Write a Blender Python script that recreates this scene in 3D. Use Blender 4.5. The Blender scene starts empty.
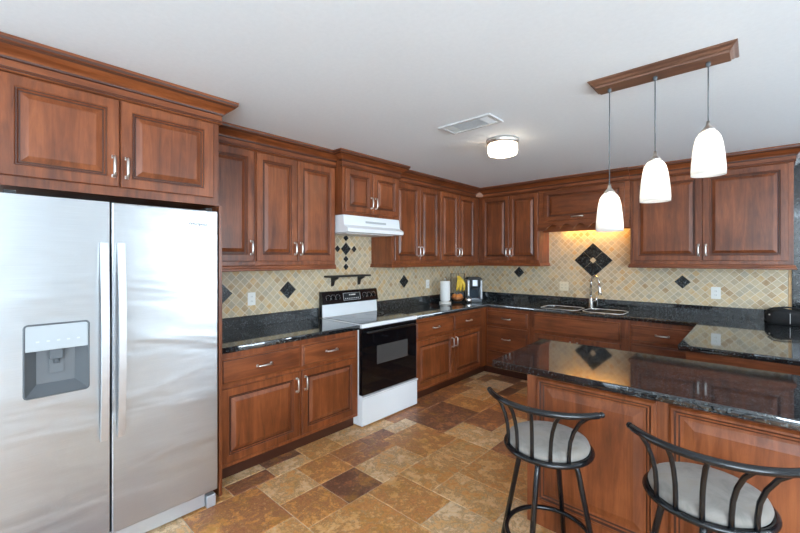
import bpy, bmesh, math, random
from mathutils import Vector, Matrix
PI = math.pi
random.seed(7)
sc = bpy.context.scene
COL = sc.collection

# ------------------------------------------------------------------ camera, world, light, exposure
cam_d = bpy.data.cameras.new('camera'); cam = bpy.data.objects.new('camera', cam_d); COL.objects.link(cam)
cam.location = (3.242, -5.157, 1.505)
cam.rotation_euler = (PI/2, 0, 0.7415)
cam_d.sensor_width = 36.0
cam_d.lens = 388.6/800*36
cam_d.shift_y = -(266.5-258.8)/800
cam_d.clip_start = 0.02
sc.camera = cam

CEIL = 2.492
XR, YR = 6.6, -8.2            # right wall and rear wall of the open-plan room

w = bpy.data.worlds.new('sky'); sc.world = w; w.use_nodes = True
bg = w.node_tree.nodes['Background']; bg.inputs[0].default_value = (0.80, 0.90, 1.0, 1); bg.inputs[1].default_value = 1.2

def area(name, loc, rot, sx, sy, power, col):
    l = bpy.data.lights.new(name, 'AREA'); l.shape = 'RECTANGLE'; l.size = sx; l.size_y = sy
    l.energy = power; l.color = col
    o = bpy.data.objects.new(name, l); COL.objects.link(o); o.location = loc; o.rotation_euler = rot
    return o
# daylight coming in through the patio glazing on the right and the windows behind the camera
area('daylight_right', (XR+0.10, -7.0, 1.25), (0, PI/2+0.6, 0), 2.1, 2.0, 140, (0.715, 0.87, 1.0))
area('daylight_rear', (5.35, YR-0.05, 1.35), (PI/2+0.95, 0, 0), 2.1, 1.9, 220, (0.715, 0.87, 1.0))
area('added_fill_side', (XR+0.05, -1.98, 1.65), (0, PI/2+0.55, 0), 1.25, 0.95, 66, (0.74, 0.88, 1.0))  # added fill at an invented side window, lifts the dim back ceiling

vs = sc.view_settings
sc.display_settings.display_device = 'sRGB'
vs.view_transform = 'Standard'; vs.look = 'None'; vs.gamma = 1.0; vs.use_curve_mapping = False
vs.exposure = 0.70
sc.cycles.use_denoising = True
sc.cycles.diffuse_bounces = 6
sc.cycles.max_bounces = 12
sc.cycles.sample_clamp_indirect = 6.0

# ------------------------------------------------------------------ materials
class NT:
    def __init__(s, name):
        s.m = bpy.data.materials.new(name); s.m.use_nodes = True
        s.t = s.m.node_tree; s.b = s.t.nodes['Principled BSDF']
    def n(s, typ, **k):
        x = s.t.nodes.new(typ)
        for a, v in k.items(): setattr(x, a, v)
        return x
    def l(s, a, b): s.t.links.new(a, b)
    def math(s, op, a, b=None, c=None):
        x = s.n('ShaderNodeMath', operation=op)
        for i, v in enumerate((a, b, c)):
            if v is None: continue
            if isinstance(v, (int, float)): x.inputs[i].default_value = v
            else: s.l(v, x.inputs[i])
        return x.outputs[0]
    def ramp(s, fac, stops, interp='LINEAR'):
        r = s.n('ShaderNodeValToRGB'); cr = r.color_ramp; cr.interpolation = interp
        while len(cr.elements) < len(stops): cr.elements.new(0.5)
        for e, (p, c) in zip(cr.elements, stops): e.position = p; e.color = (*c, 1)
        s.l(fac, r.inputs[0]); return r.outputs[0]
    def noise(s, vec, scale, detail=4, rough=0.55, dist=0.0):
        x = s.n('ShaderNodeTexNoise'); x.inputs['Scale'].default_value = scale; x.inputs['Detail'].default_value = detail
        x.inputs['Roughness'].default_value = rough; x.inputs['Distortion'].default_value = dist
        if vec is not None: s.l(vec, x.inputs['Vector'])
        return x
    def mix(s, fac, a, b, blend='MIX'):
        x = s.n('ShaderNodeMix', data_type='RGBA', blend_type=blend)
        for sock, v in ((x.inputs[0], fac), (x.inputs[6], a), (x.inputs[7], b)):
            if isinstance(v, (int, float)): sock.default_value = v
            elif isinstance(v, tuple): sock.default_value = (*v, 1)
            else: s.l(v, sock)
        return x.outputs[2]
    def mapping(s, vec, scale=(1,1,1), rot=(0,0,0), loc=None):
        x = s.n('ShaderNodeMapping'); x.inputs['Scale'].default_value = scale; x.inputs['Rotation'].default_value = rot
        s.l(vec, x.inputs['Vector'])
        if loc is not None: s.l(loc, x.inputs['Location'])
        return x.outputs[0]
    def bump(s, h, strength, dist=0.01):
        x = s.n('ShaderNodeBump'); x.inputs['Strength'].default_value = strength; x.inputs['Distance'].default_value = dist
        s.l(h, x.inputs['Height']); s.l(x.outputs[0], s.b.inputs['Normal'])
    def set(s, **k):
        for a, v in k.items():
            i = s.b.inputs[a.replace('_', ' ')]
            if isinstance(v, (int, float)): i.default_value = v
            elif isinstance(v, tuple): i.default_value = (*v, 1)
            else: s.l(v, i)

def plain(name, col, rough=0.5, metal=0.0, nscale=0, namt=0.08, **k):
    t = NT(name)
    if nscale:
        tc = t.n('ShaderNodeTexCoord'); nz = t.noise(tc.outputs['Object'], nscale)
        lo = tuple(c*(1-namt) for c in col); hi = tuple(min(1, c*(1+namt)) for c in col)
        t.set(Base_Color=t.ramp(nz.outputs[0], [(0.3, lo), (0.7, hi)]))
    else: t.set(Base_Color=col)
    t.set(Roughness=rough, Metallic=metal, **k)
    return t.m

def wood(name, axis, dark, mid, light, rough=0.36):
    t = NT(name)
    tc = t.n('ShaderNodeTexCoord'); oi = t.n('ShaderNodeObjectInfo')
    off = t.math('MULTIPLY', oi.outputs['Random'], 17.0)
    cx = t.n('ShaderNodeCombineXYZ'); [t.l(off, cx.inputs[i]) for i in range(3)]
    sc_ = {'z': (9, 9, 0.9), 'x': (0.9, 9, 9)}[axis]
    v = t.mapping(tc.outputs['Object'], sc_, loc=cx.outputs[0])
    g = t.noise(v, 2.2, 6, 0.62, 0.9)
    fine = t.noise(t.mapping(tc.outputs['Object'], tuple(6*a for a in sc_), loc=cx.outputs[0]), 3.0, 3, 0.6)
    blotch = t.noise(t.mapping(tc.outputs['Object'], (1,1,1), loc=cx.outputs[0]), 3.2, 3, 0.5)
    f = t.math('ADD', t.math('MULTIPLY', g.outputs[0], 0.55), t.math('ADD', t.math('MULTIPLY', fine.outputs[0], 0.12), t.math('MULTIPLY', blotch.outputs[0], 0.33)))
    f = t.math('ADD', f, t.math('MULTIPLY', t.math('SUBTRACT', oi.outputs['Random'], 0.5), 0.06))
    t.set(Base_Color=t.ramp(f, [(0.34, dark), (0.5, mid), (0.66, light)]), Roughness=rough, Coat_Weight=0.12, Coat_Roughness=0.22)
    return t.m

WD, WM, WL = (0.082, 0.020, 0.006), (0.190, 0.049, 0.0135), (0.310, 0.090, 0.027)
M = {}
M['wood_v'] = wood('cherry_wood_upright_grain', 'z', WD, WM, WL)
M['wood_h'] = wood('cherry_wood_level_grain', 'x', WD, WM, WL)
M['glaze'] = plain('dark_glaze', (0.060, 0.017, 0.008), 0.4)
M['canopy_wood'] = wood('walnut_wood', 'x', (0.09, 0.04, 0.025), (0.16, 0.075, 0.045), (0.24, 0.115, 0.07))
M['nickel'] = plain('satin_nickel', (0.75, 0.72, 0.68), 0.28, 1.0)
M['sink_steel'] = plain('satin_sink_steel', (0.82, 0.83, 0.84), 0.34, 0.5)
M['chrome'] = plain('brushed_chrome', (0.72, 0.72, 0.72), 0.18, 1.0)
M['white_enamel'] = plain('white_enamel', (0.82, 0.84, 0.86), 0.22, nscale=3, namt=0.01)
M['white_plastic'] = plain('white_plastic', (0.80, 0.79, 0.75), 0.4)
M['ivory_plastic'] = plain('ivory_plastic', (0.76, 0.68, 0.52), 0.4)
M['black_enamel'] = plain('black_enamel', (0.006, 0.006, 0.007), 0.12)
M['black_glass'] = plain('black_glass', (0.004, 0.004, 0.005), 0.05)
M['window_glass'] = plain('oven_window_glass', (0.065, 0.062, 0.060), 0.08)
M['cooktop_glass'] = plain('grey_cooktop_glass', (0.035, 0.036, 0.038), 0.07, nscale=90, namt=0.4)
M['black_metal'] = plain('black_powder_coated_metal', (0.006, 0.007, 0.009), 0.17)
M['black_iron'] = plain('black_iron', (0.012, 0.011, 0.010), 0.45)
M['rubber'] = plain('dark_rubber', (0.02, 0.02, 0.02), 0.6)
M['grey_plastic'] = plain('grey_plastic', (0.13, 0.14, 0.15), 0.35)
M['dark_grey'] = plain('dark_grey_plastic', (0.10, 0.11, 0.12), 0.4)
M['light_panel'] = plain('pale_grey_panel', (0.42, 0.45, 0.47), 0.3)
M['paper'] = plain('paper', (0.86, 0.86, 0.84), 0.9, nscale=60, namt=0.03)
M['banana'] = plain('banana_skin', (0.78, 0.52, 0.05), 0.5, nscale=25, namt=0.25)
M['banana_tip'] = plain('banana_tip', (0.10, 0.12, 0.02), 0.6)
M['orange'] = plain('orange_peel', (0.75, 0.25, 0.05), 0.5, nscale=30, namt=0.15)
M['copper'] = plain('copper_bowl', (0.45, 0.17, 0.07), 0.3, 0.6)
M['bag'] = plain('black_fabric', (0.008, 0.008, 0.009), 0.85, nscale=80, namt=0.4)
M['logo'] = plain('dark_lettering', (0.06, 0.06, 0.065), 0.4)
M['mark'] = plain('white_print', (0.6, 0.6, 0.6), 0.5)
M['display'] = plain('smoked_display', (0.025, 0.03, 0.033), 0.15)
M['silver'] = plain('silver_plastic', (0.55, 0.57, 0.60), 0.3, 0.5)
M['water'] = plain('dark_blue_grey_plastic', (0.035, 0.05, 0.065), 0.12)
M['wallpaint'] = plain('white_wall_paint', (0.74, 0.73, 0.71), 0.7, nscale=4, namt=0.015)
M['vent_metal'] = plain('grey_vent_metal', (0.78, 0.78, 0.78), 0.4)
M['vent_dark'] = plain('dark_duct', (0.04, 0.04, 0.04), 0.7)

def mk_ceiling():
    t = NT('white_ceiling_paint'); tc = t.n('ShaderNodeTexCoord')
    n = t.noise(tc.outputs['Object'], 45, 4, 0.6)
    t.set(Base_Color=t.ramp(n.outputs[0], [(0.3, (0.80, 0.82, 0.84)), (0.7, (0.83, 0.85, 0.87))]), Roughness=0.8)
    t.bump(n.outputs[0], 0.12, 0.004); return t.m
M['ceiling'] = mk_ceiling()

def mk_granite(name, tint, rough=0.05, ior=1.8):
    t = NT(name); g = t.n('ShaderNodeNewGeometry')
    wob = t.noise(g.outputs['Position'], 60, 3, 0.6)
    pos = t.n('ShaderNodeVectorMath', operation='MULTIPLY_ADD'); t.l(wob.outputs['Color'], pos.inputs[0]); pos.inputs[1].default_value = (0.012,)*3; t.l(g.outputs['Position'], pos.inputs[2])
    n1 = t.noise(g.outputs['Position'], 26, 4, 0.65)
    v1 = t.n('ShaderNodeTexVoronoi'); v1.inputs['Scale'].default_value = 62; t.l(pos.outputs[0], v1.inputs['Vector'])
    v2 = t.n('ShaderNodeTexVoronoi'); v2.inputs['Scale'].default_value = 150; t.l(pos.outputs[0], v2.inputs['Vector'])
    s1 = t.n('ShaderNodeSeparateColor'); t.l(v1.outputs['Color'], s1.inputs[0]); s2 = t.n('ShaderNodeSeparateColor'); t.l(v2.outputs['Color'], s2.inputs[0])
    base = t.ramp(n1.outputs[0], [(0.38, (0.006, 0.007, 0.008)), (0.64, tint)])
    f1 = t.ramp(s1.outputs[0], [(0.78, (0, 0, 0)), (0.88, (0.6, 0.6, 0.6)), (0.97, (1, 1, 1))])
    f2 = t.ramp(s2.outputs[1], [(0.86, (0, 0, 0)), (0.92, (1, 1, 1))])
    col = t.mix(t.math('MULTIPLY', f1, 0.30), base, (0.060, 0.070, 0.074)); col = t.mix(t.math('MULTIPLY', f2, 0.65), col, (0.12, 0.135, 0.14))
    t.set(Base_Color=col, Roughness=rough, IOR=ior); return t.m
M['granite'] = mk_granite('black_speckled_granite', (0.018, 0.021, 0.025))
M['inlay'] = mk_granite('black_granite_inlay', (0.012, 0.013, 0.015), 0.25, 1.45)

def mk_steel():
    t = NT('brushed_stainless_steel'); tc = t.n('ShaderNodeTexCoord')
    br = t.noise(t.mapping(tc.outputs['Object'], (2.0, 2.0, 260)), 3.0, 2, 0.5)
    wv = t.noise(t.mapping(tc.outputs['Object'], (0.8, 0.8, 3.2)), 1.6, 2, 0.5, 0.6)
    t.set(Base_Color=t.ramp(br.outputs[0], [(0.3, (0.49, 0.51, 0.53)), (0.7, (0.55, 0.57, 0.59))]), Metallic=0.90,
          Roughness=t.math('ADD', 0.26, t.math('MULTIPLY', br.outputs[0], 0.10)))
    t.set(Anisotropic=0.55, Anisotropic_Rotation=0.25)
    tg = t.n('ShaderNodeTangent', direction_type='RADIAL', axis='Z'); t.l(tg.outputs[0], t.b.inputs['Tangent'])
    t.bump(wv.outputs[0], 0.30, 0.03); return t.m
M['steel'] = mk_steel()
M['steel_handle'] = plain('stainless_handle', (0.64, 0.65, 0.67), 0.42, 1.0)

def mk_tile():
    # diagonal tumbled travertine mosaic; local x runs along the wall, z up
    t = NT('diagonal_travertine_tile'); tc = t.n('ShaderNodeTexCoord')
    s = t.n('ShaderNodeSeparateXYZ'); t.l(tc.outputs['Object'], s.inputs[0])
    k = 0.70711/0.0545
    u = t.math('MULTIPLY', t.math('ADD', s.outputs[0], s.outputs[2]), k); v = t.math('MULTIPLY', t.math('SUBTRACT', s.outputs[2], s.outputs[0]), k)
    c = t.n('ShaderNodeCombineXYZ'); t.l(t.math('FLOOR', u), c.inputs[0]); t.l(t.math('FLOOR', v), c.inputs[1])
    wn = t.n('ShaderNodeTexWhiteNoise', noise_dimensions='2D'); t.l(c.outputs[0], wn.inputs[0])
    def edge(q): return t.math('ABSOLUTE', t.math('SUBTRACT', t.math('FRACT', q), 0.5))
    e = t.math('MAXIMUM', edge(u), edge(v))
    nz = t.noise(tc.outputs['Object'], 30, 5, 0.65); nb = t.noise(tc.outputs['Object'], 110, 3, 0.6)
    en = t.math('ADD', e, t.math('MULTIPLY', t.math('SUBTRACT', nb.outputs[0], 0.5), 0.05))
    f = t.math('ADD', t.math('MULTIPLY', wn.outputs[0], 0.72), t.math('MULTIPLY', nz.outputs[0], 0.36))
    col = t.ramp(f, [(0.12, (0.37, 0.215, 0.095)), (0.28, (0.50, 0.375, 0.225)), (0.42, (0.42, 0.36, 0.265)), (0.56, (0.58, 0.46, 0.29)), (0.72, (0.50, 0.41, 0.28)), (0.82, (0.62, 0.47, 0.27)), (0.98, (0.52, 0.27, 0.08))])
    gm = t.ramp(en, [(0.445, (0, 0, 0)), (0.470, (1, 1, 1))])
    t.set(Base_Color=t.mix(gm, col, (0.72, 0.63, 0.48)), Roughness=0.45)
    t.bump(t.math('SUBTRACT', 1.0, gm), 0.25, 0.004)
    return t.m
M['tile'] = mk_tile()
M['border_tile'] = plain('tan_border_tile', (0.50, 0.30, 0.13), 0.5, nscale=20, namt=0.2)
M['center_tile'] = plain('cream_travertine', (0.55, 0.45, 0.30), 0.5, nscale=30, namt=0.1)

def mk_floor():
    t = NT('gold_slate_floor_tile'); g = t.n('ShaderNodeNewGeometry')
    at = t.n('ShaderNodeAttribute', attribute_name='tint'); sp = t.n('ShaderNodeSeparateColor'); t.l(at.outputs['Color'], sp.inputs[0])
    off = t.n('ShaderNodeCombineXYZ'); t.l(t.math('MULTIPLY', sp.outputs[1], 40), off.inputs[0]); t.l(t.math('MULTIPLY', sp.outputs[2], 40), off.inputs[1])
    pos = t.n('ShaderNodeVectorMath', operation='ADD'); t.l(g.outputs['Position'], pos.inputs[0]); t.l(off.outputs[0], pos.inputs[1])
    n1 = t.noise(pos.outputs[0], 7.5, 12, 0.80, 0.25); n2 = t.noise(pos.outputs[0], 38, 8, 0.78, 0.4); n3 = t.noise(pos.outputs[0], 5.0, 10, 0.74, 0.3)
    f = t.math('ADD', t.math('MULTIPLY', sp.outputs[0], 0.40), t.math('ADD', t.math('MULTIPLY', n1.outputs[0], 0.72), t.math('MULTIPLY', n2.outputs[0], 0.34)))
    f = t.math('ADD', t.math('MULTIPLY', t.math('SUBTRACT', f, 0.73), 1.9), 0.53)
    col = t.ramp(f, [(0.14, (0.160, 0.066, 0.036)), (0.30, (0.360, 0.138, 0.064)), (0.42, (0.540, 0.221, 0.078)), (0.52, (0.680, 0.294, 0.076)), (0.62, (0.750, 0.396, 0.144)), (0.76, (0.800, 0.497, 0.240)), (0.92, (0.860, 0.635, 0.400))])
    gold = t.ramp(n3.outputs[0], [(0.52, (0, 0, 0)), (0.66, (1, 1, 1))])
    col = t.mix(t.math('MULTIPLY', gold, 0.75), col, (0.52, 0.25, 0.04))
    vein = t.ramp(t.math('ABSOLUTE', t.math('SUBTRACT', n1.outputs[0], 0.5)), [(0.0, (1, 1, 1)), (0.035, (0, 0, 0))])
    col = t.mix(t.math('MULTIPLY', vein, 0.55), col, (0.12, 0.075, 0.06))
    spk = t.ramp(n2.outputs[0], [(0.56, (0, 0, 0)), (0.66, (1, 1, 1))])
    col = t.mix(t.math('MULTIPLY', spk, 0.4), col, (0.56, 0.47, 0.36))
    t.set(Base_Color=col, Roughness=t.math('ADD', 0.26, t.math('MULTIPLY', n2.outputs[0], 0.25)))
    t.bump(n2.outputs[0], 0.2, 0.004); return t.m
M['floor'] = mk_floor()
M['bounce_carpet'] = plain('pale_grey_bounce_carpet', (0.62, 0.62, 0.61), 0.95, nscale=40, namt=0.05)  # pale tone picked for neutral bounced light
M['grout'] = plain('tan_grout', (0.58, 0.46, 0.34), 0.85, nscale=30)

def mk_fabric():
    t = NT('grey_suede_fabric'); tc = t.n('ShaderNodeTexCoord')
    n = t.noise(tc.outputs['Object'], 9, 5, 0.6, 0.8); f = t.noise(tc.outputs['Object'], 260, 2)
    t.set(Base_Color=t.ramp(n.outputs[0], [(0.30, (0.17, 0.155, 0.14)), (0.55, (0.265, 0.24, 0.215)), (0.75, (0.245, 0.20, 0.16))]), Roughness=0.9, Sheen_Weight=0.2)
    t.bump(f.outputs[0], 0.2, 0.002); return t.m
M['fabric'] = mk_fabric()

def mk_shade(name, col, emit, trans):
    t = NT(name); t.t.nodes.remove(t.b)
    out = t.t.nodes['Material Output']
    tr = t.n('ShaderNodeBsdfTranslucent'); tr.inputs[0].default_value = (*col, 1)
    df = t.n('ShaderNodeBsdfDiffuse'); df.inputs[0].default_value = (*col, 1)
    gl = t.n('ShaderNodeBsdfGlossy'); gl.inputs['Roughness'].default_value = 0.25
    em = t.n('ShaderNodeEmission'); em.inputs[0].default_value = (1.0, 0.93, 0.82, 1); em.inputs[1].default_value = emit
    m1 = t.n('ShaderNodeMixShader'); m1.inputs[0].default_value = trans; t.l(df.outputs[0], m1.inputs[1]); t.l(tr.outputs[0], m1.inputs[2])
    m2 = t.n('ShaderNodeMixShader'); m2.inputs[0].default_value = 0.06; t.l(m1.outputs[0], m2.inputs[1]); t.l(gl.outputs[0], m2.inputs[2])
    ad = t.n('ShaderNodeAddShader'); t.l(m2.outputs[0], ad.inputs[0]); t.l(em.outputs[0], ad.inputs[1])
    t.l(ad.outputs[0], out.inputs[0]); return t.m
M['shade'] = mk_shade('frosted_lit_glass', (0.88, 0.87, 0.85), 0.04, 0.55)
M['drum'] = mk_shade('lit_drum_glass', (0.92, 0.88, 0.80), 0.55, 0.6)
def mk_emit(name, col, s):
    t = NT(name); t.set(Base_Color=col, Emission_Color=col, Emission_Strength=s); return t.m
M['bulb'] = mk_emit('glowing_bulb', (1.0, 0.90, 0.76), 20)
M['bulb_ceiling'] = mk_emit('glowing_ceiling_bulb', (1.0, 0.88, 0.70), 190)

# ------------------------------------------------------------------ mesh helpers
def box(bm, a, b, mi=0, bev=0.0):
    x0, y0, z0 = a; x1, y1, z1 = b
    x0, x1 = min(x0,x1), max(x0,x1); y0, y1 = min(y0,y1), max(y0,y1); z0, z1 = min(z0,z1), max(z0,z1)
    v = [bm.verts.new(p) for p in ((x0,y0,z0),(x1,y0,z0),(x1,y1,z0),(x0,y1,z0),(x0,y0,z1),(x1,y0,z1),(x1,y1,z1),(x0,y1,z1))]
    fs = [bm.faces.new([v[i] for i in q]) for q in ((0,3,2,1),(4,5,6,7),(0,1,5,4),(1,2,6,5),(2,3,7,6),(3,0,4,7))]
    for f in fs: f.material_index = mi
    if bev:
        es = list({e for f in fs for e in f.edges})
        r = bmesh.ops.bevel(bm, geom=es, offset=bev, segments=2, profile=0.5, affect='EDGES')
        for f in r['faces']: f.material_index = mi
    return v

def prism(bm, poly, axis, a, b, mi=0):
    """extrude a 2-D polygon along an axis from a to b; poly pairs are the two other axes in xyz order"""
    def P(p, t): return {'x': (t, p[0], p[1]), 'y': (p[0], t, p[1]), 'z': (p[0], p[1], t)}[axis]
    A = [bm.verts.new(P(p, a)) for p in poly]; B = [bm.verts.new(P(p, b)) for p in poly]
    n = len(poly); fs = [bm.faces.new(A[::-1]), bm.faces.new(B)]
    for i in range(n): fs.append(bm.faces.new((A[i], A[(i+1)%n], B[(i+1)%n], B[i])))
    for f in fs: f.material_index = mi
    bmesh.ops.recalc_face_normals(bm, faces=fs)
    return fs

def tube(bm, pts, r, n=10, closed=False, mi=0, sq=1.0, cap=True):
    pts = [Vector(p) for p in pts]; N = len(pts); rings = []
    prev = None
    for i, p in enumerate(pts):
        if closed: t = (pts[(i+1)%N]-pts[i-1]).normalized()
        else: t = ((pts[min(i+1,N-1)]-pts[max(i-1,0)])).normalized()
        if prev is None:
            a = Vector((0,0,1)) if abs(t.z) < 0.9 else Vector((1,0,0))
            u = (a - t*a.dot(t)).normalized()
        else: u = (prev - t*prev.dot(t)).normalized()
        prev = u; v = t.cross(u)
        rr = r[i] if isinstance(r, (list, tuple)) else r
        rings.append([bm.verts.new(p + u*math.cos(2*PI*k/n)*rr + v*math.sin(2*PI*k/n)*rr*sq) for k in range(n)])
    fs = []
    for i in range(N if closed else N-1):
        A, B = rings[i], rings[(i+1)%N]
        for k in range(n): fs.append(bm.faces.new((A[k], A[(k+1)%n], B[(k+1)%n], B[k])))
    for f in fs: f.smooth = True; f.material_index = mi
    if not closed and cap:
        for R in (rings[0][::-1], rings[-1]):
            f = bm.faces.new(R); f.material_index = mi
    return fs

def lathe(bm, prof, n=32, c=(0,0,0), mi=0, smooth=True, sx=1, sy=1):
    rings = []
    for r, z in prof:
        if r < 1e-6: rings.append([bm.verts.new((c[0], c[1], c[2]+z))])
        else: rings.append([bm.verts.new((c[0]+sx*r*math.cos(2*PI*k/n), c[1]+sy*r*math.sin(2*PI*k/n), c[2]+z)) for k in range(n)])
    for A, B in zip(rings, rings[1:]):
        for k in range(n):
            q = (k+1) % n
            if len(A) == 1 and len(B) == 1: continue
            if len(A) == 1: f = bm.faces.new((A[0], B[q], B[k]))
            elif len(B) == 1: f = bm.faces.new((A[k], A[q], B[0]))
            else: f = bm.faces.new((A[k], A[q], B[q], B[k]))
            f.smooth = smooth; f.material_index = mi

def rings_panel(bm, x0, x1, z0, z1, y, prof, mats=None, back=True):
    """a panel facing -y: concentric rectangular rings (inset, height towards the viewer)"""
    R = []
    for ins, h in prof:
        R.append([bm.verts.new(p) for p in ((x0+ins, y-h, z0+ins), (x1-ins, y-h, z0+ins), (x1-ins, y-h, z1-ins), (x0+ins, y-h, z1-ins))])
    for i, (A, B) in enumerate(zip(R, R[1:])):
        for k in range(4):
            f = bm.faces.new((A[k], A[(k+1)%4], B[(k+1)%4], B[k])); f.material_index = (mats or {}).get(i, 0)
    f = bm.faces.new(R[-1]); f.material_index = 0
    if back: bm.faces.new(R[0][::-1])

def sphere(bm, c, r, n=14, sc3=(1,1,1), mi=0):
    prof = [(r*math.sin(PI*i/(n//2)), -r*math.cos(PI*i/(n//2))*sc3[2]) for i in range(n//2+1)]
    prof[0] = (0, prof[0][1]); prof[-1] = (0, prof[-1][1])
    lathe(bm, prof, n, c, mi, True, sc3[0], sc3[1])

def obj(name, bm, mats, parent=None, loc=None):
    me = bpy.data.meshes.new(name); bm.to_mesh(me); bm.free()
    for m in (mats if isinstance(mats, (list, tuple)) else [mats]): me.materials.append(M[m] if isinstance(m, str) else m)
    o = bpy.data.objects.new(name, me); COL.objects.link(o)
    if parent is not None: o.parent = parent
    if loc: o.location = loc
    return o

def tag(o, label, cat, group=None):
    o['label'] = label; o['category'] = cat
    if group: o['group'] = group
    return o
def thing(name, label, cat, loc=(0,0,0), rz=0.0, group=None):
    o = bpy.data.objects.new(name, None); COL.objects.link(o); o.empty_display_size = 0.1
    o.location = loc; o.rotation_euler = (0, 0, rz)
    return tag(o, label, cat, group)
def struct(name, bm, mats):
    o = obj(name, bm, mats); o['kind'] = 'structure'; return o
def new(): return bmesh.new()
def arc(cx, cy, r, a0, a1, n, z): return [(cx+r*math.cos(a0+(a1-a0)*i/n), cy+r*math.sin(a0+(a1-a0)*i/n), z) for i in range(n+1)]

def poly_slab(name, outer, holes, z0, z1, mat, parent=None, bev=0.004, ox=(0,0)):
    """flat slab from a 2-D outline with holes"""
    cu = bpy.data.curves.new(name, 'CURVE'); cu.dimensions = '2D'; cu.fill_mode = 'BOTH'
    cu.extrude = (z1-z0)/2-bev; cu.bevel_depth = bev; cu.bevel_resolution = 2; cu.offset = -bev
    for pl in [outer]+holes:
        s = cu.splines.new('POLY'); s.points.add(len(pl)-1); s.use_cyclic_u = True
        for p, q in zip(s.points, pl): p.co = (q[0]-ox[0], q[1]-ox[1], 0, 1)
    tmp = bpy.data.objects.new(name+'_tmp', cu); COL.objects.link(tmp)
    dg = bpy.context.evaluated_depsgraph_get()
    me = bpy.data.meshes.new_from_object(tmp.evaluated_get(dg)); me.transform(Matrix.Translation((0, 0, (z0+z1)/2)))
    bpy.data.objects.remove(tmp); bpy.data.curves.remove(cu)
    me.materials.clear(); me.materials.append(M[mat]); me.name = name
    o = bpy.data.objects.new(name, me); COL.objects.link(o); o.parent = parent
    return o

def copy_tree(o, parent=None):
    c = o.copy(); COL.objects.link(c); c.parent = parent
    for ch in list(o.children): copy_tree(ch, c)
    return c

# ------------------------------------------------------------------ room shell
bm = new(); box(bm, (-0.15, YR-0.15, -0.15), (XR+0.15, 0.15, -0.003))
floor_bm = bm
def floor_tiles():
    bm = new(); box(bm, (-0.15, YR-0.15, -0.15), (XR+0.15, 0.15, -0.003), 1)
    lay = bm.loops.layers.float_color.new('tint')
    U = 0.1485; ox, oy = 1.099, -3.605; rnd = random.Random(11)
    i0, i1 = int((0.0-ox)/U), int((XR-ox)/U); j0, j1 = int((YR-oy)/U)+1, int((0-oy)/U)
    used = set()
    def put(i, j, w, h, tint):
        for a in range(i, i+w):
            for b in range(j, j+h): used.add((a, b))
        g = 0.0022; x0, y0, x1, y1 = ox+i*U+g, oy+j*U+g, ox+(i+w)*U-g, oy+(j+h)*U-g; c = 0.002
        lo = [bm.verts.new((x, y, -0.003)) for x, y in ((x0,y0),(x1,y0),(x1,y1),(x0,y1))]
        hi = [bm.verts.new((x, y, 0.0)) for x, y in ((x0+c,y0+c),(x1-c,y0+c),(x1-c,y1-c),(x0+c,y1-c))]
        fs = [bm.faces.new(hi)]+[bm.faces.new((lo[k], lo[(k+1)%4], hi[(k+1)%4], hi[k])) for k in range(4)]
        for f in fs:
            for l in f.loops: l[lay] = tint
    R = rnd.random
    put(0, 0, 2, 2, (0.08, 0.3, 0.7, 1)); put(-2, 0, 2, 2, (0.45, R(), R(), 1)); put(0, -2, 2, 2, (0.42, R(), R(), 1))
    put(-2, -2, 2, 2, (0.72, R(), R(), 1)); put(2, -2, 4, 3, (0.55, R(), R(), 1)); put(0, 2, 2, 3, (0.75, R(), R(), 1)); put(-1,2,1,3,(0.3,R(),R(),1))
    put(2, 1, 3, 2, (0.5, R(), R(), 1)); put(-2, -5, 3, 3, (0.35, R(), R(), 1)); put(1, -5, 3, 3, (0.6, R(), R(), 1))
    sizes = [(4,3),(3,4),(3,3),(2,3),(3,2),(2,2),(2,2),(1,2),(2,1),(1,1)]
    for j in range(j0, j1):
        for i in range(i0, i1):
            if (i, j) in used: continue
            cand = sizes[:7]; rnd.shuffle(cand); cand = cand+sizes[7:]
            for w_, h_ in cand:
                if i+w_ <= i1 and j+h_ <= j1 and all((a, b) not in used for a in range(i, i+w_) for b in range(j, j+h_)):
                    put(i, j, w_, h_, (R(), R(), R(), 1)); break
    return struct('floor', bm, ['floor', 'grout'])
floor_bm.free(); floor_tiles()
bm = new(); box(bm, (4.9, YR+0.001, 0.0005), (XR-0.001, -1.0, 0.010)); box(bm, (0.001, YR+0.001, 0.0005), (4.899, -5.75, 0.010)); struct('added_bounce_floor', bm, 'bounce_carpet')  # unseen carpet, added to brighten the room and cut the warm bounce

bm = new(); box(bm, (-0.15, YR-0.15, CEIL), (XR+0.15, 0.15, CEIL+0.12)); struct('ceiling', bm, 'ceiling')
bm = new(); box(bm, (-0.15, YR-0.15, -0.003), (0, 0.15, CEIL)); struct('wall_left', bm, 'wallpaint')
bm = new(); box(bm, (0, 0, -0.003), (XR+0.15, 0.15, CEIL)); struct('wall_back', bm, 'wallpaint')
WY0, WY1, WZ1 = -8.0, -6.0, 2.25      # patio glazing in the right wall
bm = new()
box(bm, (XR, WY1, -0.003), (XR+0.15, -2.50, CEIL)); box(bm, (XR, -1.46, -0.003), (XR+0.15, 0, CEIL)); box(bm, (XR, -2.50, -0.003), (XR+0.15, -1.46, 0.98)); box(bm, (XR, -2.50, 2.32), (XR+0.15, -1.46, CEIL)); box(bm, (XR, YR-0.15, -0.003), (XR+0.15, WY0, CEIL)); box(bm, (XR, WY0, WZ1), (XR+0.15, WY1, CEIL))
struct('wall_right', bm, 'wallpaint')
RX0, RX1, RZ0, RZ1 = 4.3, 6.4, 0.35, 2.30
bm = new()
box(bm, (0, YR-0.15, -0.003), (RX0, YR, CEIL)); box(bm, (RX1, YR-0.15, -0.003), (XR, YR, CEIL))
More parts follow.
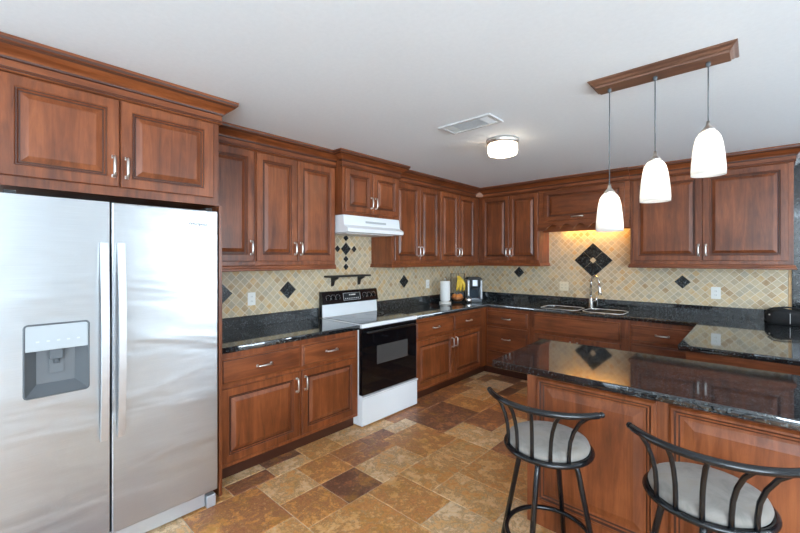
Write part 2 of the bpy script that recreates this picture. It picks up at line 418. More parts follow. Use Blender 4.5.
box(bm, (RX0, YR-0.15, -0.003), (RX1, YR, RZ0)); box(bm, (RX0, YR-0.15, RZ1), (RX1, YR, CEIL))
struct('wall_rear', bm, 'wallpaint')
bm = new()
for k in range(4):
    y = WY0+(WY1-WY0)*k/3; box(bm, (XR+0.04, y-0.03, 0), (XR+0.10, y+0.03, WZ1))
for z in (0.03, WZ1-0.03): box(bm, (XR+0.04, WY0, z-0.03), (XR+0.10, WY1, z+0.03))
struct('window_1', bm, 'white_plastic')
bm = new()
for y in (-2.47, -1.98, -1.49): box(bm, (XR+0.08, y-0.03, 0.98), (XR+0.14, y+0.03, 2.32))
for z in (1.01, 2.29): box(bm, (XR+0.08, -2.50, z-0.03), (XR+0.14, -1.46, z+0.03))
struct('added_window_3', bm, 'white_plastic')  # unseen window, made up to hold the fill for the back of the room
bm = new()
for k in range(4):
    x = RX0+(RX1-RX0)*k/3; box(bm, (x-0.03, YR-0.10, RZ0), (x+0.03, YR-0.04, RZ1))
for z in (RZ0+0.03, RZ1-0.03): box(bm, (RX0, YR-0.10, z-0.03), (RX1, YR-0.04, z+0.03))
struct('window_2', bm, 'white_plastic')

# tiled backsplashes (part of the walls)
def diamond(bm, x, z, hw, hh, y0, y1, mi=0):
    prism(bm, [(x-hw, z), (x, z-hh), (x+hw, z), (x, z+hh)], 'y', y0, y1, mi)
TY = -0.010
LW = thing('wall_tile_left', 'tan diagonal tile backsplash behind the white range', 'backsplash', (0, -4.10, 0), PI/2); LW['kind'] = 'structure'
del LW['category'], LW['label']
bm = new(); box(bm, (0, TY, 0.90), (4.10, -0.0005, 2.0)); obj('tile_field', bm, 'tile', LW)
for (yy, zz, hw, hh) in ((-3.792,1.216,0.085,0.082),(-3.183,1.214,0.085,0.082),(-1.556,1.224,0.085,0.082)):
    bm = new(); diamond(bm, yy+4.10, zz, hw, hh, TY, TY-0.003); obj('diamond_inlay', bm, 'inlay', LW)
for (yy, zz, h) in ((-2.485,1.610,0.068),(-2.485,1.727,0.036),(-2.598,1.610,0.036),(-2.372,1.610,0.036),(-2.485,1.503,0.036),(-2.485,1.420,0.036)):
    bm = new(); diamond(bm, yy+4.10, zz, h, h, TY, TY-0.003); obj('diamond_inlay', bm, 'inlay', LW)
BW = thing('wall_tile_back', '', '', (0, 0, 0)); BW['kind'] = 'structure'; del BW['category'], BW['label']
bm = new(); box(bm, (0.012, TY, 0.90), (3.465, -0.0005, 2.0)); obj('tile_field', bm, 'tile', BW)
bm = new(); box(bm, (3.466, TY-0.002, 1.016), (3.489, -0.0005, 1.40), bev=0.002); obj('tile_border', bm, 'border_tile', BW)
for (xx, zz, h) in ((0.793,1.318,0.076),(2.659,1.256,0.072)):
    bm = new(); diamond(bm, xx, zz, h, h, TY, TY-0.003); obj('diamond_inlay', bm, 'inlay', BW)
bm = new()
for (dx, dz) in ((0, 1), (1, 0), (0, -1), (-1, 0)): diamond(bm, 1.76+dx*0.1105, 1.487+dz*0.107, 0.1085, 0.105, TY, TY-0.004)
dl = obj('diamond_inlay', bm, 'inlay', BW)
bm = new(); diamond(bm, 1.76, 1.487, 0.038, 0.037, TY-0.0041, TY-0.006); obj('center_tile', bm, 'center_tile', dl)

# ------------------------------------------------------------------ cabinets
DOOR = [(0, 0), (0, 0.015), (0.004, 0.019), (0.050, 0.019), (0.054, 0.0145), (0.060, 0.0145), (0.065, 0.006), (0.072, 0.006), (0.096, 0.0165), (0.099, 0.0175)]
DGL = {4: 1, 6: 1}
DRAW = [(0, 0), (0, 0.011), (0.004, 0.0135), (0.010, 0.0135), (0.014, 0.018), (0.017, 0.019)]
DRGL = {3: 1}

def handle(parent, x, z, y, vertical=True, L=0.10):
    bm = new(); h = L/2
    pr = [(-h, 0.0), (-h, 0.018), (-h*0.9, 0.026), (-h*0.6, 0.029), (0, 0.0305), (h*0.6, 0.029), (h*0.9, 0.026), (h, 0.018), (h, 0.0)]
    pts = [(x, y-b, z+a) if vertical else (x+a, y-b, z) for a, b in pr]
    tube(bm, pts, [0.009, 0.0075, 0.0065, 0.0068, 0.0075, 0.0068, 0.0065, 0.0075, 0.009], 8)
    for s in (-h, h):
        c = (x, y, z+s) if vertical else (x+s, y, z)
        box(bm, (c[0]-0.009, y-0.005, c[2]-0.009), (c[0]+0.009, y, c[2]+0.009), bev=0.002)
    return obj('handle', bm, 'nickel', parent)

def door(root, x0, x1, z0, z1, D, hx=None, hz=None, hv=True, k=1.0):
    bm = new(); rings_panel(bm, x0, x1, z0, z1, -D, [(i*k, h) for i, h in DOOR], DGL)
    d = obj('door', bm, ['wood_v', 'glaze'], root)
    if hx is not None: handle(d, hx, hz, -D-0.019, hv)
    return d
def drawer(root, x0, x1, z0, z1, D, pull=True):
    bm = new(); rings_panel(bm, x0, x1, z0, z1, -D, DRAW, DRGL)
    d = obj('drawer', bm, ['wood_h', 'glaze'], root)
    if pull: handle(d, (x0+x1)/2, (z0+z1)/2, -D-0.019, False, 0.105)
    return d

CROWN = [(0.0, 2.352), (0.012, 2.352), (0.017, 2.358), (0.017, 2.364), (0.012, 2.370), (0.014, 2.374), (0.014, 2.404), (0.022, 2.408), (0.024, 2.416), (0.030, 2.424),
         (0.040, 2.432), (0.056, 2.440), (0.072, 2.452), (0.080, 2.462), (0.086, 2.466), (0.088, 2.478), (0.088, CEIL-0.002), (0.0, CEIL-0.002)]
CGL = {2, 4, 6, 7, 12, 14}
RAIL = [(0.0, 1.409), (0.016, 1.409), (0.020, 1.414), (0.020, 1.424), (0.014, 1.432), (0.012, 1.446), (0.004, 1.452), (0.0, 1.452)]

def sweep(bm, prof, W, D, sL, sR, yL, yR, gl=()):
    """moulding along the front of a cabinet (y=-D); s=+1 returns round the end, 0 square, -1 mitred into an inside corner"""
    def ring(f): return [bm.verts.new(f(p, z)) for p, z in prof]
    R = []
    if sL > 0: R.append(ring(lambda p, z: (-p, yL, z)))
    R.append(ring(lambda p, z: (-sL*p, -D-p, z)))
    R.append(ring(lambda p, z: (W+sR*p, -D-p, z)))
    if sR > 0: R.append(ring(lambda p, z: (W+p, yR, z)))
    n = len(prof); fs = []
    for A, B in zip(R, R[1:]):
        for i in range(n):
            f = bm.faces.new((A[i], B[i], B[(i+1)%n], A[(i+1)%n])); fs.append(f)
            if i in gl: f.material_index = 1
    fs.append(bm.faces.new(R[0])); fs.append(bm.faces.new(R[-1][::-1]))
    bmesh.ops.recalc_face_normals(bm, faces=fs)

def upper(label, loc, rz, W, D, z0, doors, ends, yends=(0, 0), zdoor=None, rail=True, rail_ends=None, rail_y=(0, 0), handles=True, group='wall cabinets'):
    root = thing('wall_cabinet', label, 'cabinet', loc, rz)
    zt = 2.352
    zb = 1.452 if rail else z0
    bm = new(); g = 0.0006
    box(bm, (g, -D, zb), (W-g, -0.0115, zt), bev=0.0015); box(bm, (g, -D+0.004, zt), (W-g, -0.0115, CEIL-0.003)); obj('carcass', bm, 'wood_v', root)
    d0 = zdoor or (1.486 if rail else z0+0.03)
    for (a, b, side) in doors:
        hx = None if side is None else (b-0.026 if side == 'r' else a+0.026)
        door(root, a, b, d0, 2.345, D, hx, d0+0.105 if hx else None)
    bm = new(); sweep(bm, CROWN, W-2*g if False else W, D, ends[0], ends[1], yends[0], yends[1], CGL); obj('crown', bm, ['wood_h', 'glaze'], root)
    if rail:
        re_ = rail_ends or ends
        bm = new(); sweep(bm, RAIL, W, D, re_[0], re_[1], rail_y[0], rail_y[1]); obj('light_rail', bm, 'wood_h', root)
    return root
L90 = PI/2
UD = 0.335
# fridge cabinet (deep) with its tall end panel
FC = upper('wide two-door cherry cabinet directly over the stainless steel fridge', (0, -5.135, 0), L90, 1.015, 0.74, 1.838, [(0.045, 0.492, 'r'), (0.498, 0.975, 'l')], (0, 1), (0, -UD-0.089), rail=False, zdoor=1.884)
p = thing('end_panel', 'tall cherry side panel between the fridge and the base cabinet', 'panel', (0, -4.12, 0), L90)
bm = new(); box(bm, (0.0005, -0.70, 0.0), (0.019, -0.0115, 1.837), bev=0.0015); obj('panel_board', bm, 'wood_v', p)
bm = new(); box(bm, (0.0005, -0.74, 0.0), (0.022, -0.7005, 1.837), bev=0.002); obj('front_stile', bm, 'wood_v', p)
upper('narrow tall single-door cherry wall cabinet right beside the fridge', (0, -4.099, 0), L90, 0.421, UD, 0, [(0.02, 0.412, 'r')], (0, 0))
upper('tall two-door cherry wall cabinet just left of the white range hood', (0, -3.677, 0), L90, 0.794, UD, 0, [(0.010, 0.378, 'r'), (0.384, 0.780, 'l')], (0, 0))
HC = upper('short two-door cherry cabinet above the white range hood', (0, -2.882, 0), L90, 0.767, 0.44, 1.916, [(0.026, 0.373, 'r'), (0.379, 0.741, 'l')], (1, 1), (-UD-0.0895, -UD-0.0895), rail=False, zdoor=1.945)
upper('tall two-door cherry wall cabinet just right of the range hood', (0, -2.114, 0), L90, 0.851, UD, 0, [(0.035, 0.456, 'r'), (0.462, 0.835, 'l')], (0, 0), rail_ends=(1, 0), rail_y=(-0.0115, 0))
upper('tall two-door cherry wall cabinet above the paper towels, next to the corner', (0, -1.262, 0), L90, 0.926, UD, 0, [(0.014, 0.410, 'r'), (0.416, 0.812, 'l')], (0, -1))
B1 = upper('tall two-door cherry wall cabinet on the sink wall next to the corner', (0.336, 0, 0), 0, 0.880, UD, 0, [(0.066, 0.472, 'r'), (0.478, 0.872, 'l')], (-1, 0), rail_ends=(-1, 1), rail_y=(0, -0.0115))
bm = new(); prism(bm, [(0.0, -UD-0.0005), (0.0, -UD-0.095), (0.095, -UD-0.0005)], 'z', 2.372, 2.446); obj('corner_block', bm, plain('pale_wood', (0.32, 0.15, 0.085), 0.4), B1)
upper('wide two-door cherry wall cabinet right of the sink, behind the pendant lights', (2.232, 0, 0), 0, 1.254, UD, 0, [(0.026, 0.618, 'r'), (0.624, 1.222, 'l')], (0, 1), (0, -0.0115), rail_ends=(1, 1), rail_y=(-0.0115, -0.0115))
# cabinet over the sink with lift door and scalloped apron
SD = 0.352
r = thing('wall_cabinet', 'cherry cabinet over the sink with lift-up door and scalloped apron', 'cabinet', (1.217, 0, 0))
W = 1.014
bm = new(); box(bm, (0.0006, -SD, 1.945), (W-0.0006, -0.0115, 2.352), bev=0.0015); box(bm, (0.0006, -SD+0.004, 2.352), (W-0.0006, -0.0115, CEIL-0.003)); obj('carcass', bm, 'wood_h', r)
bm = new(); rings_panel(bm, 0.070, 0.965, 1.972, 2.345, -SD, DOOR, DGL); d = obj('door', bm, ['wood_h', 'glaze'], r); handle(d, 0.47, 2.008, -SD-0.019, False, 0.12)
bm = new(); box(bm, (0.0006, -SD+0.160, 1.845), (W-0.0006, -SD+0.145, 1.944)); obj('back_board', bm, 'wood_h', r)
low = [(0.0006, 1.855), (0.06, 1.858)]
N = 64
for i in range(N+1):
    x = 0.10+(W-0.20)*i/N; t = (x-0.10)/(W-0.20)
    z = 1.862+0.064*abs(math.sin(PI*t*5))**0.8 if 0.0 < t < 1 else 1.868
    low.append((x, z))
low += [(W-0.06, 1.858), (W-0.0006, 1.855)]
bm = new(); prism(bm, low+[(W-0.0006, 1.944), (0.0006, 1.944)], 'y', -SD-0.019, -SD+0.0035); obj('apron', bm, 'wood_h', r)
bm = new(); sweep(bm, CROWN, W, SD, 0, 0, 0, 0, CGL); obj('crown', bm, ['wood_h', 'glaze'], r)

# base cabinets
BD = 0.614
def base(label, loc, rz, W, drawers, doors, cat='cabinet', name='base_cabinet', top=0.873):
    root = thing(name, label, cat, loc, rz)
    bm = new(); g = 0.0006
    prism(bm, [(-BD, 0.10), (-BD, top), (-0.0115, top), (-0.0115, 0.0), (-BD+0.065, 0.0), (-BD+0.065, 0.10)], 'x', g, W-g); obj('carcass', bm, 'wood_v', root)
    bm = new(); box(bm, (g, -BD+0.0645, 0.0), (W-g, -BD+0.058, 0.0985)); obj('toe_kick', bm, 'glaze', root)
    for q in drawers: drawer(root, q[0], q[1], q[2], q[3], BD, q[4] if len(q) > 4 else True)
    for (a, b, z0, z1, side) in doors:
        hx = None if side is None else (b-0.028 if side == 'r' else a+0.028)
        door(root, a, b, z0, z1, BD, hx, z1-0.10 if hx else None)
    return root
base('cherry base cabinet with two drawers between the fridge and the range', (0, -4.099, 0), L90, 1.250, [(0.040, 0.650, 0.660, 0.832), (0.668, 1.222, 0.660, 0.832)], [(0.040, 0.640, 0.130, 0.632, 'r'), (0.662, 1.222, 0.130, 0.632, 'l')])
base('cherry base cabinet with two drawers between the range and the corner', (0, -2.086, 0), L90, 1.470, [(0.036, 0.704, 0.660, 0.840), (0.724, 1.328, 0.660, 0.840)], [(0.036, 0.704, 0.130, 0.632, 'r'), (0.724, 1.328, 0.130, 0.632, 'l')])
DS = base('cherry stack of drawers in the back corner left of the sink', (0.616, 0, 0), 0, 0.594, [(0.024, 0.574, 0.655, 0.832), (0.024, 0.574, 0.340, 0.630), (0.024, 0.574, 0.120, 0.315)], [])
bm = new(); prism(bm, [(-0.068, -0.6135), (-0.060, -0.6135), (-0.060, -0.557), (0.0005, -0.557), (0.0005, -0.549), (-0.068, -0.549)], 'z', 0.0, 0.0985); obj('toe_kick', bm, 'glaze', DS)
bm = new(); prism(bm, [(-0.012, -0.6135), (-0.0005, -0.6135), (-0.0005, -0.600), (-0.012, -0.600)], 'z', 0.0995, 0.873); obj('corner_stile', bm, 'wood_v', DS)
SB = base('wide cherry sink cabinet with a plain false drawer front', (1.211, 0, 0), 0, 1.068, [(0.060, 0.990, 0.640, 0.838, False)], [(0.060, 0.515, 0.130, 0.612, 'r'), (0.535, 0.990, 0.130, 0.612, 'l')], top=0.68)
base('cherry drawer cabinet right of the sink, next to the return counter', (2.280, 0, 0), 0, 0.588, [(0.016, 0.560, 0.665, 0.832), (0.016, 0.560, 0.400, 0.640), (0.016, 0.560, 0.130, 0.375)], [])
# return (peninsula) base on the right
r = thing('base_cabinet', 'cherry end cabinet under the short return counter on the right', 'cabinet', (0, 0, 0))
bm = new(); box(bm, (2.885, -1.845, 0.10), (4.20, -0.0125, 0.873), bev=0.002); box(bm, (2.945, -1.785, 0.0), (4.20, -0.0125, 0.0995)); obj('carcass', bm, 'wood_h', r)
bm = new(); rings_panel(bm, 2.93, 3.52, 0.16, 0.78, -1.8455, DOOR, DGL); obj('end_panel', bm, ['wood_v', 'glaze'], r)
bm = new(); rings_panel(bm, 3.57, 4.16, 0.16, 0.78, -1.8455, DOOR, DGL); obj('end_panel', bm, ['wood_v', 'glaze'], r)

# countertops
ct = thing('countertop', 'black granite counter between the fridge and the white range', 'countertop', (0, -4.0985, 0))
poly_slab('slab', [(0.0115, 0), (0.645, 0), (0.645, 1.250), (0.0115, 1.250)], [], 0.874, 0.914, 'granite', ct)
bm = new(); box(bm, (0.0115, 0.0005, 0.9145), (0.033, 1.2495, 1.016), bev=0.002); obj('upstand', bm, 'granite', ct)
ct = thing('countertop', 'long black granite counter turning the corner past the sink to the right', 'countertop', (0, 0, 0))
def rrect(x0, x1, y0, y1, r, n=6):
    P = []
    for cx, cy, a in ((x1-r, y1-r, 0), (x0+r, y1-r, PI/2), (x0+r, y0+r, PI), (x1-r, y0+r, 1.5*PI)):
        P += [(cx+r*math.cos(a+PI/2*i/n), cy+r*math.sin(a+PI/2*i/n)) for i in range(n+1)]
    return P
SL = rrect(1.30, 1.735, -0.555, -0.19, 0.09); SR = rrect(1.785, 2.20, -0.555, -0.19, 0.09)
poly_slab('slab', [(0.0115, -2.0865), (0.645, -2.0865), (0.645, -0.645), (2.845, -0.645), (2.845, -1.885), (4.22, -1.885), (4.22, -0.0115), (0.0115, -0.0115)], [SL, SR], 0.874, 0.914, 'granite', ct)
bm = new(); box(bm, (0.0115, -2.086, 0.9145), (0.033, -0.0335, 1.016), bev=0.002); obj('upstand', bm, 'granite', ct)
bm = new(); box(bm, (0.0115, -0.033, 0.9145), (4.22, -0.0115, 1.016), bev=0.002); obj('upstand', bm, 'granite', ct)
bm = new(); box(bm, (0.0006, -BD, 0.6805), (1.0674, -BD+0.02, 0.873)); box(bm, (0.0006, -BD+0.0205, 0.6805), (0.02, -0.0115, 0.873)); box(bm, (1.048, -BD+0.0205, 0.6805), (1.0674, -0.0115, 0.873)); obj('face_frame', bm, 'wood_v', SB)
g = thing('granite_slab', 'tall black granite wall slab at the right end of the tiles', 'slab', (3.49, 0, 1.017))
bm = new(); box(bm, (0, -0.018, 0), (0.75, -0.0005, CEIL-1.017-0.002), bev=0.002); obj('slab', bm, 'granite', g)

# sink
sk = thing('kitchen_sink', 'stainless double-bowl sink set in the black granite counter', 'sink', (0, 0, 0.70))
for P in (SL, SR):
    bm = new()
    cx = sum(p[0] for p in P)/len(P); cy = sum(p[1] for p in P)/len(P)
    R = []
    for s, z in ((1.012, 0.1735), (1.012, 0.171), (0.985, 0.171), (0.97, 0.03), (0.86, 0.0), (0.12, -0.006)):
        R.append([bm.verts.new((cx+(p[0]-cx)*s, cy+(p[1]-cy)*s, z)) for p in P])
    for A, B in zip(R[1:], R[2:]):
        n = len(A)
        for i in range(n):
            f = bm.faces.new((A[i], B[i], B[(i+1)%n], A[(i+1)%n])); f.smooth = True
    bm.faces.new(R[-1]); bmesh.ops.delete(bm, geom=R[0], context='VERTS')
    bl = obj('bowl', bm, 'sink_steel', sk)
    m_ = bl.modifiers.new('thickness', 'SOLIDIFY'); m_.thickness = 0.001; m_.offset = -1
    bm = new(); lathe(bm, [(0, 0.002), (0.035, 0.002), (0.042, -0.001), (0.042, -0.004), (0, -0.004)], 20, (cx, cy, 0.0)); obj('drain', bm, 'nickel', bl)
# steel rim laid round each cut-out
    bm = new(); n = len(P)
    tube(bm, [(cx+(p[0]-cx)*1.0, cy+(p[1]-cy)*1.0, 0.2145) for p in P], 0.003, 8, closed=True); obj('rim', bm, 'sink_steel', bl)

# faucet
fa = thing('kitchen_faucet', 'brushed gooseneck pull-down faucet behind the double sink', 'faucet', (1.770, -0.125, 0.9145))
bm = new(); lathe(bm, [(0, 0), (0.030, 0), (0.030, 0.006), (0.024, 0.012), (0.022, 0.10), (0.018, 0.13), (0, 0.13)], 24); obj('base', bm, 'chrome', fa)
pts = [(0, 0, 0.125), (0, 0, 0.30)]+[(0.055-0.055*math.cos(a), -0.075*(1-math.cos(a))/1.0*0.5, 0.30+0.085*math.sin(a)) for a in [PI*i/12 for i in range(1, 12)]]+[(0.112, -0.078, 0.285)]
bm = new(); tube(bm, pts, 0.013, 14); obj('spout', bm, 'chrome', fa)
bm = new(); tube(bm, [(0.112, -0.078, 0.29), (0.116, -0.080, 0.25), (0.121, -0.082, 0.20), (0.125, -0.083, 0.165)], [0.014, 0.018, 0.019, 0.021], 14); obj('spray_head', bm, 'chrome', fa)
bm = new(); tube(bm, [(0.015, -0.010, 0.085), (0.05, -0.018, 0.088), (0.062, -0.020, 0.095), (0.075, -0.022, 0.14)], [0.016, 0.013, 0.010, 0.007], 10); obj('lever', bm, 'chrome', fa)

# ------------------------------------------------------------------ island
isl = thing('kitchen_island', 'cherry island base with raised panels behind the two stools', 'island', (0, 0, 0))
IX, IY = 2.268, -3.006
bm = new(); box(bm, (IX, IY, 0.0), (4.25, -2.40, 0.873), bev=0.002); obj('carcass', bm, 'wood_v', isl)
PAN = [(0, 0), (0, 0.010), (0.010, 0.018), (0.020, 0.018), (0.028, 0.010), (0.036, 0.0095), (0.042, 0.004), (0.055, 0.004), (0.090, 0.013), (0.093, 0.014)]
for a, b in ((2.327, 2.900), (2.948, 3.520), (3.568, 4.140)):
    bm = new(); rings_panel(bm, a, b, 0.145, 0.838, IY-0.0005, PAN, {3: 1, 5: 1}); obj('raised_panel', bm, ['wood_v', 'glaze'], isl)
it = thing('island_countertop', 'black granite slab on top of the kitchen island', 'countertop', (0, 0, 0.874))
poly_slab('slab', [(2.108, -3.122), (4.32, -3.122), (4.32, -2.335), (2.075, -2.335)], [], 0.0, 0.040, 'granite', it, bev=0.004)

# ------------------------------------------------------------------ fridge
fr = thing('refrigerator', 'stainless steel side-by-side refrigerator with ice and water dispenser', 'refrigerator', (0, -5.095, 0), L90)
FW, FX = 0.932, 0.832      # local x along the wall, front at y=-FX
split = 0.398
bm = new(); box(bm, (0.004, -0.765, 0.02), (FW-0.004, -0.05, 1.765), bev=0.004); obj('cabinet_body', bm, 'rubber', fr)
def fridge_door(x0, x1, hole=None):
    bm = new(); z0, z1, yb, yf = 0.108, 1.792, -0.770, -FX
    if hole is None:
        box(bm, (x0, yf, z0), (x1, yb, z1), bev=0.006)
    else:
        hx0, hx1, hz0, hz1 = hole
        xs, zs = [x0, hx0, hx1, x1], [z0, hz0, hz1, z1]
        V = {(i, j): bm.verts.new((xs[i], yf, zs[j])) for i in range(4) for j in range(4)}
        for i in range(3):
            for j in range(3):
                if (i, j) != (1, 1): bm.faces.new((V[i, j], V[i+1, j], V[i+1, j+1], V[i, j+1]))
        B = [bm.verts.new(p) for p in ((x0, yb, z0), (x1, yb, z0), (x1, yb, z1), (x0, yb, z1))]
        bm.faces.new(B[::-1])
        bm.faces.new([V[0,0], B[0], B[1], V[3,0], V[2,0], V[1,0]]); bm.faces.new([V[3,0], B[1], B[2], V[3,3], V[3,2], V[3,1]])
        bm.faces.new([V[3,3], B[2], B[3], V[0,3], V[1,3], V[2,3]]); bm.faces.new([V[0,3], B[3], B[0], V[0,0], V[0,1], V[0,2]])
        bmesh.ops.recalc_face_normals(bm, faces=bm.faces[:])
    return obj('door', bm, 'steel', fr)
HOLE = (0.083, 0.312, 0.874, 1.203)
fd = fridge_door(0.0, split-0.003, HOLE); fd2 = fridge_door(split+0.006, FW)
def fridge_handle(parent, x, z0, z1):
    bm = new(); N = 14; R = []
    for i in range(N+1):
        t = i/N; z = z0+(z1-z0)*t; bow = 0.026+0.032*math.sin(PI*t)
        w_ = 0.0155; y = -FX-bow; th = 0.016
        R.append([bm.verts.new(p) for p in ((x-w_, y, z), (x+w_, y, z), (x+w_, y+th, z), (x-w_, y+th, z))])
    for A, B in zip(R, R[1:]):
        for k in range(4): bm.faces.new((A[k], A[(k+1)%4], B[(k+1)%4], B[k]))
    bm.faces.new(R[0][::-1]); bm.faces.new(R[-1])
    for z in (z0+0.02, z1-0.02): box(bm, (x-0.012, -FX-0.022, z-0.018), (x+0.012, -FX, z+0.018))
    return obj('handle', bm, 'steel_handle', parent)
fridge_handle(fd, 0.370, 0.60, 1.585); fridge_handle(fd2, 0.440, 0.60, 1.585)
dp = thing('dispenser', '', '', (0, 0, 0)); del dp['label'], dp['category']; COL.objects.unlink(dp); bpy.data.objects.remove(dp)
hx0, hx1, hz0, hz1 = HOLE
bm = new()   # recess shell, tapering towards the back
A = [(hx0, -FX, hz0), (hx1, -FX, hz0), (hx1, -FX, hz1), (hx0, -FX, hz1)]; Bk = [(hx0+0.045, -0.772, hz0+0.045), (hx1-0.045, -0.772, hz0+0.045), (hx1-0.045, -0.772, hz1-0.10), (hx0+0.045, -0.772, hz1-0.10)]
a = [bm.verts.new(p) for p in A]; b = [bm.verts.new(p) for p in Bk]
for k in range(4): bm.faces.new((a[k], a[(k+1)%4], b[(k+1)%4], b[k]))
bm.faces.new(b); obj('dispenser_recess', bm, 'grey_plastic', fr)
bm = new()
tube(bm, [(p[0], -FX-0.001, p[1]) for p in rrect(hx0, hx1, hz0, hz1, 0.014)], 0.0042, 8, closed=True); obj('dispenser_frame', bm, 'dark_grey', fr)
bm = new(); box(bm, (hx0+0.003, -FX-0.002, 1.083), (hx1-0.003, -FX+0.030, hz1-0.003), bev=0.003); cp = obj('control_panel', bm, 'light_panel', fr)
bm = new()
for k in range(6): lathe(bm, [(0, 0), (0.0035, 0), (0.0035, 0.0008), (0, 0.0008)], 10, (0, 0, 0))
bm.free()
for k in range(5):
    bm = new(); x = hx0+0.045+k*0.036; box(bm, (x-0.006, -FX-0.0032, 1.122), (x+0.006, -FX-0.0022, 1.129)); obj('button', bm, 'silver', cp)
bm = new(); box(bm, (0.172, -0.800, 1.030), (0.222, -0.778, 1.082), bev=0.004); tube(bm, [(0.197, -0.795, 1.033), (0.197, -0.795, 1.012)], 0.012, 12); obj('spout', bm, 'dark_grey', fr)
bm = new(); prism(bm, [(-0.785, 0.965), (-0.781, 1.03), (-0.777, 1.03), (-0.779, 0.965)], 'x', 0.172, 0.224); obj('paddle', bm, 'grey_plastic', fr)
bm = new(); box(bm, (0.002, -0.790, 0.012), (FW-0.06, -0.772, 0.098), bev=0.003); obj('base_grille', bm, 'silver', fr)
bm = new(); box(bm, (FW-0.056, -0.812, 0.002), (FW-0.004, -0.770, 0.075), bev=0.004); obj('foot_cover', bm, 'silver', fr)
for x in (0.02, FW-0.06):
    bm = new(); box(bm, (x, -0.80, 1.793), (x+0.04, -0.70, 1.812), bev=0.003); obj('hinge_cover', bm, 'rubber', fr)
fc = bpy.data.curves.new('brand_lettering', 'FONT'); fc.body = 'Whirlpool'; fc.size = 0.026; fc.extrude = 0.0004; fc.align_x = 'RIGHT'; fc.shear = 0.25; fc.offset = 0.0007
to = bpy.data.objects.new('brand_lettering', fc); COL.objects.link(to)
dg = bpy.context.evaluated_depsgraph_get(); me = bpy.data.meshes.new_from_object(to.evaluated_get(dg)); bpy.data.objects.remove(to); bpy.data.curves.remove(fc)
me.materials.clear(); me.materials.append(M['logo']); lo = bpy.data.objects.new('brand_lettering', me); COL.objects.link(lo); lo.parent = fd2
lo.location = (FW-0.062, -FX-0.0006, 1.700); lo.rotation_euler = (PI/2, 0, 0)

# ------------------------------------------------------------------ range
rg = thing('kitchen_range', 'white electric range with black glass oven door', 'range', (0, -2.846, 0), L90)
RW = 0.758
bm = new(); box(bm, (0.003, -0.620, 0.012), (RW-0.003, -0.035, 0.896), bev=0.002); obj('body', bm, 'white_enamel', rg)
bm = new(); box(bm, (0.0, -0.672, 0.885), (RW, -0.085, 0.921), bev=0.006); ck = obj('cooktop', bm, 'white_enamel', rg)
bm = new(); box(bm, (0.018, -0.640, 0.9212), (RW-0.018, -0.105, 0.9235)); gt = obj('glass_top', bm, 'cooktop_glass', ck)
for (x, y, rr) in ((0.20, -0.50, 0.105), (0.56, -0.50, 0.08), (0.20, -0.23, 0.08), (0.56, -0.23, 0.105)):
    bm = new(); lathe(bm, [(rr-0.003, 0), (rr-0.003, 0.0004), (rr, 0.0004), (rr, 0)], 40, (x, y, 0.9236)); obj('burner_ring', bm, 'grey_plastic', gt)
bm = new(); box(bm, (0.003, -0.668, 0.285), (RW-0.006, -0.622, 0.880), bev=0.004); od = obj('oven_door', bm, 'black_glass', rg)
bm = new(); box(bm, (0.185, -0.6695, 0.535), (0.610, -0.6682, 0.705)); obj('window', bm, 'window_glass', od)
bm = new(); tube(bm, [(0.05, -0.668, 0.845), (0.05, -0.692, 0.845), (0.08, -0.698, 0.845), (RW-0.08, -0.698, 0.845), (RW-0.05, -0.692, 0.845), (RW-0.05, -0.668, 0.845)], 0.012, 10); obj('handle', bm, 'black_enamel', od)
bm = new(); prism(bm, [(-0.672, 0.256), (-0.686, 0.268), (-0.686, 0.278), (-0.626, 0.278), (-0.626, 0.014), (-0.668, 0.014), (-0.672, 0.024)], 'x', 0.003, RW-0.003); obj('drawer', bm, 'white_enamel', rg)
bm = new(); prism(bm, [(-0.085, 0.9215), (-0.075, 1.050), (-0.036, 1.050), (-0.036, 0.9215)], 'x', 0.006, RW-0.006); obj('backguard', bm, 'white_enamel', rg)
bm = new(); prism(bm, [(-0.098, 1.048), (-0.072, 1.168), (-0.062, 1.174), (-0.034, 1.174), (-0.034, 0.9215), (-0.075, 0.9215), (-0.075, 1.048)], 'x', 0.0, RW); cpn = obj('control_panel', bm, 'black_enamel', rg)
def onpanel(t): return (-0.098+0.026*t, 1.048+0.12*t)
for i, x in enumerate((0.075, 0.135, 0.195, 0.565, 0.63, 0.695)):
    y, z = onpanel(0.52); bm = new()
    tube(bm, [(x, y+0.002, z), (x, y-0.014, z-0.003)], [0.019, 0.016], 16); box(bm, (x-0.003, y-0.020, z-0.015), (x+0.003, y-0.012, z+0.013)); kn = obj('knob', bm, 'black_enamel', cpn)
    bm = new()
    for k in range(9):
        a_ = PI*(-0.2+1.4*k/8); px, pz = x+0.028*math.cos(a_), z+0.028*math.sin(a_); py = y+(pz-z)*0.2167-0.0006
        box(bm, (px-0.002, py, pz-0.002), (px+0.002, py+0.001, pz+0.002))
    obj('dial_marks', bm, 'mark', cpn)
y0_, z0_ = onpanel(0.22); y1_, z1_ = onpanel(0.82)
bm = new(); prism(bm, [(y0_-0.002, z0_), (y1_-0.002, z1_), (y1_+0.002, z1_), (y0_+0.002, z0_)], 'x', 0.265, 0.495); ds = obj('display', bm, 'display', cpn)
bm = new()
for x in (0.265, 0.495): tube(bm, [(x, y0_-0.003, z0_), (x, y1_-0.003, z1_)], 0.0018, 6)
tube(bm, [(0.265, y0_-0.003, z0_), (0.495, y0_-0.003, z0_)], 0.0015, 6); tube(bm, [(0.265, y1_-0.003, z1_), (0.495, y1_-0.003, z1_)], 0.0015, 6)
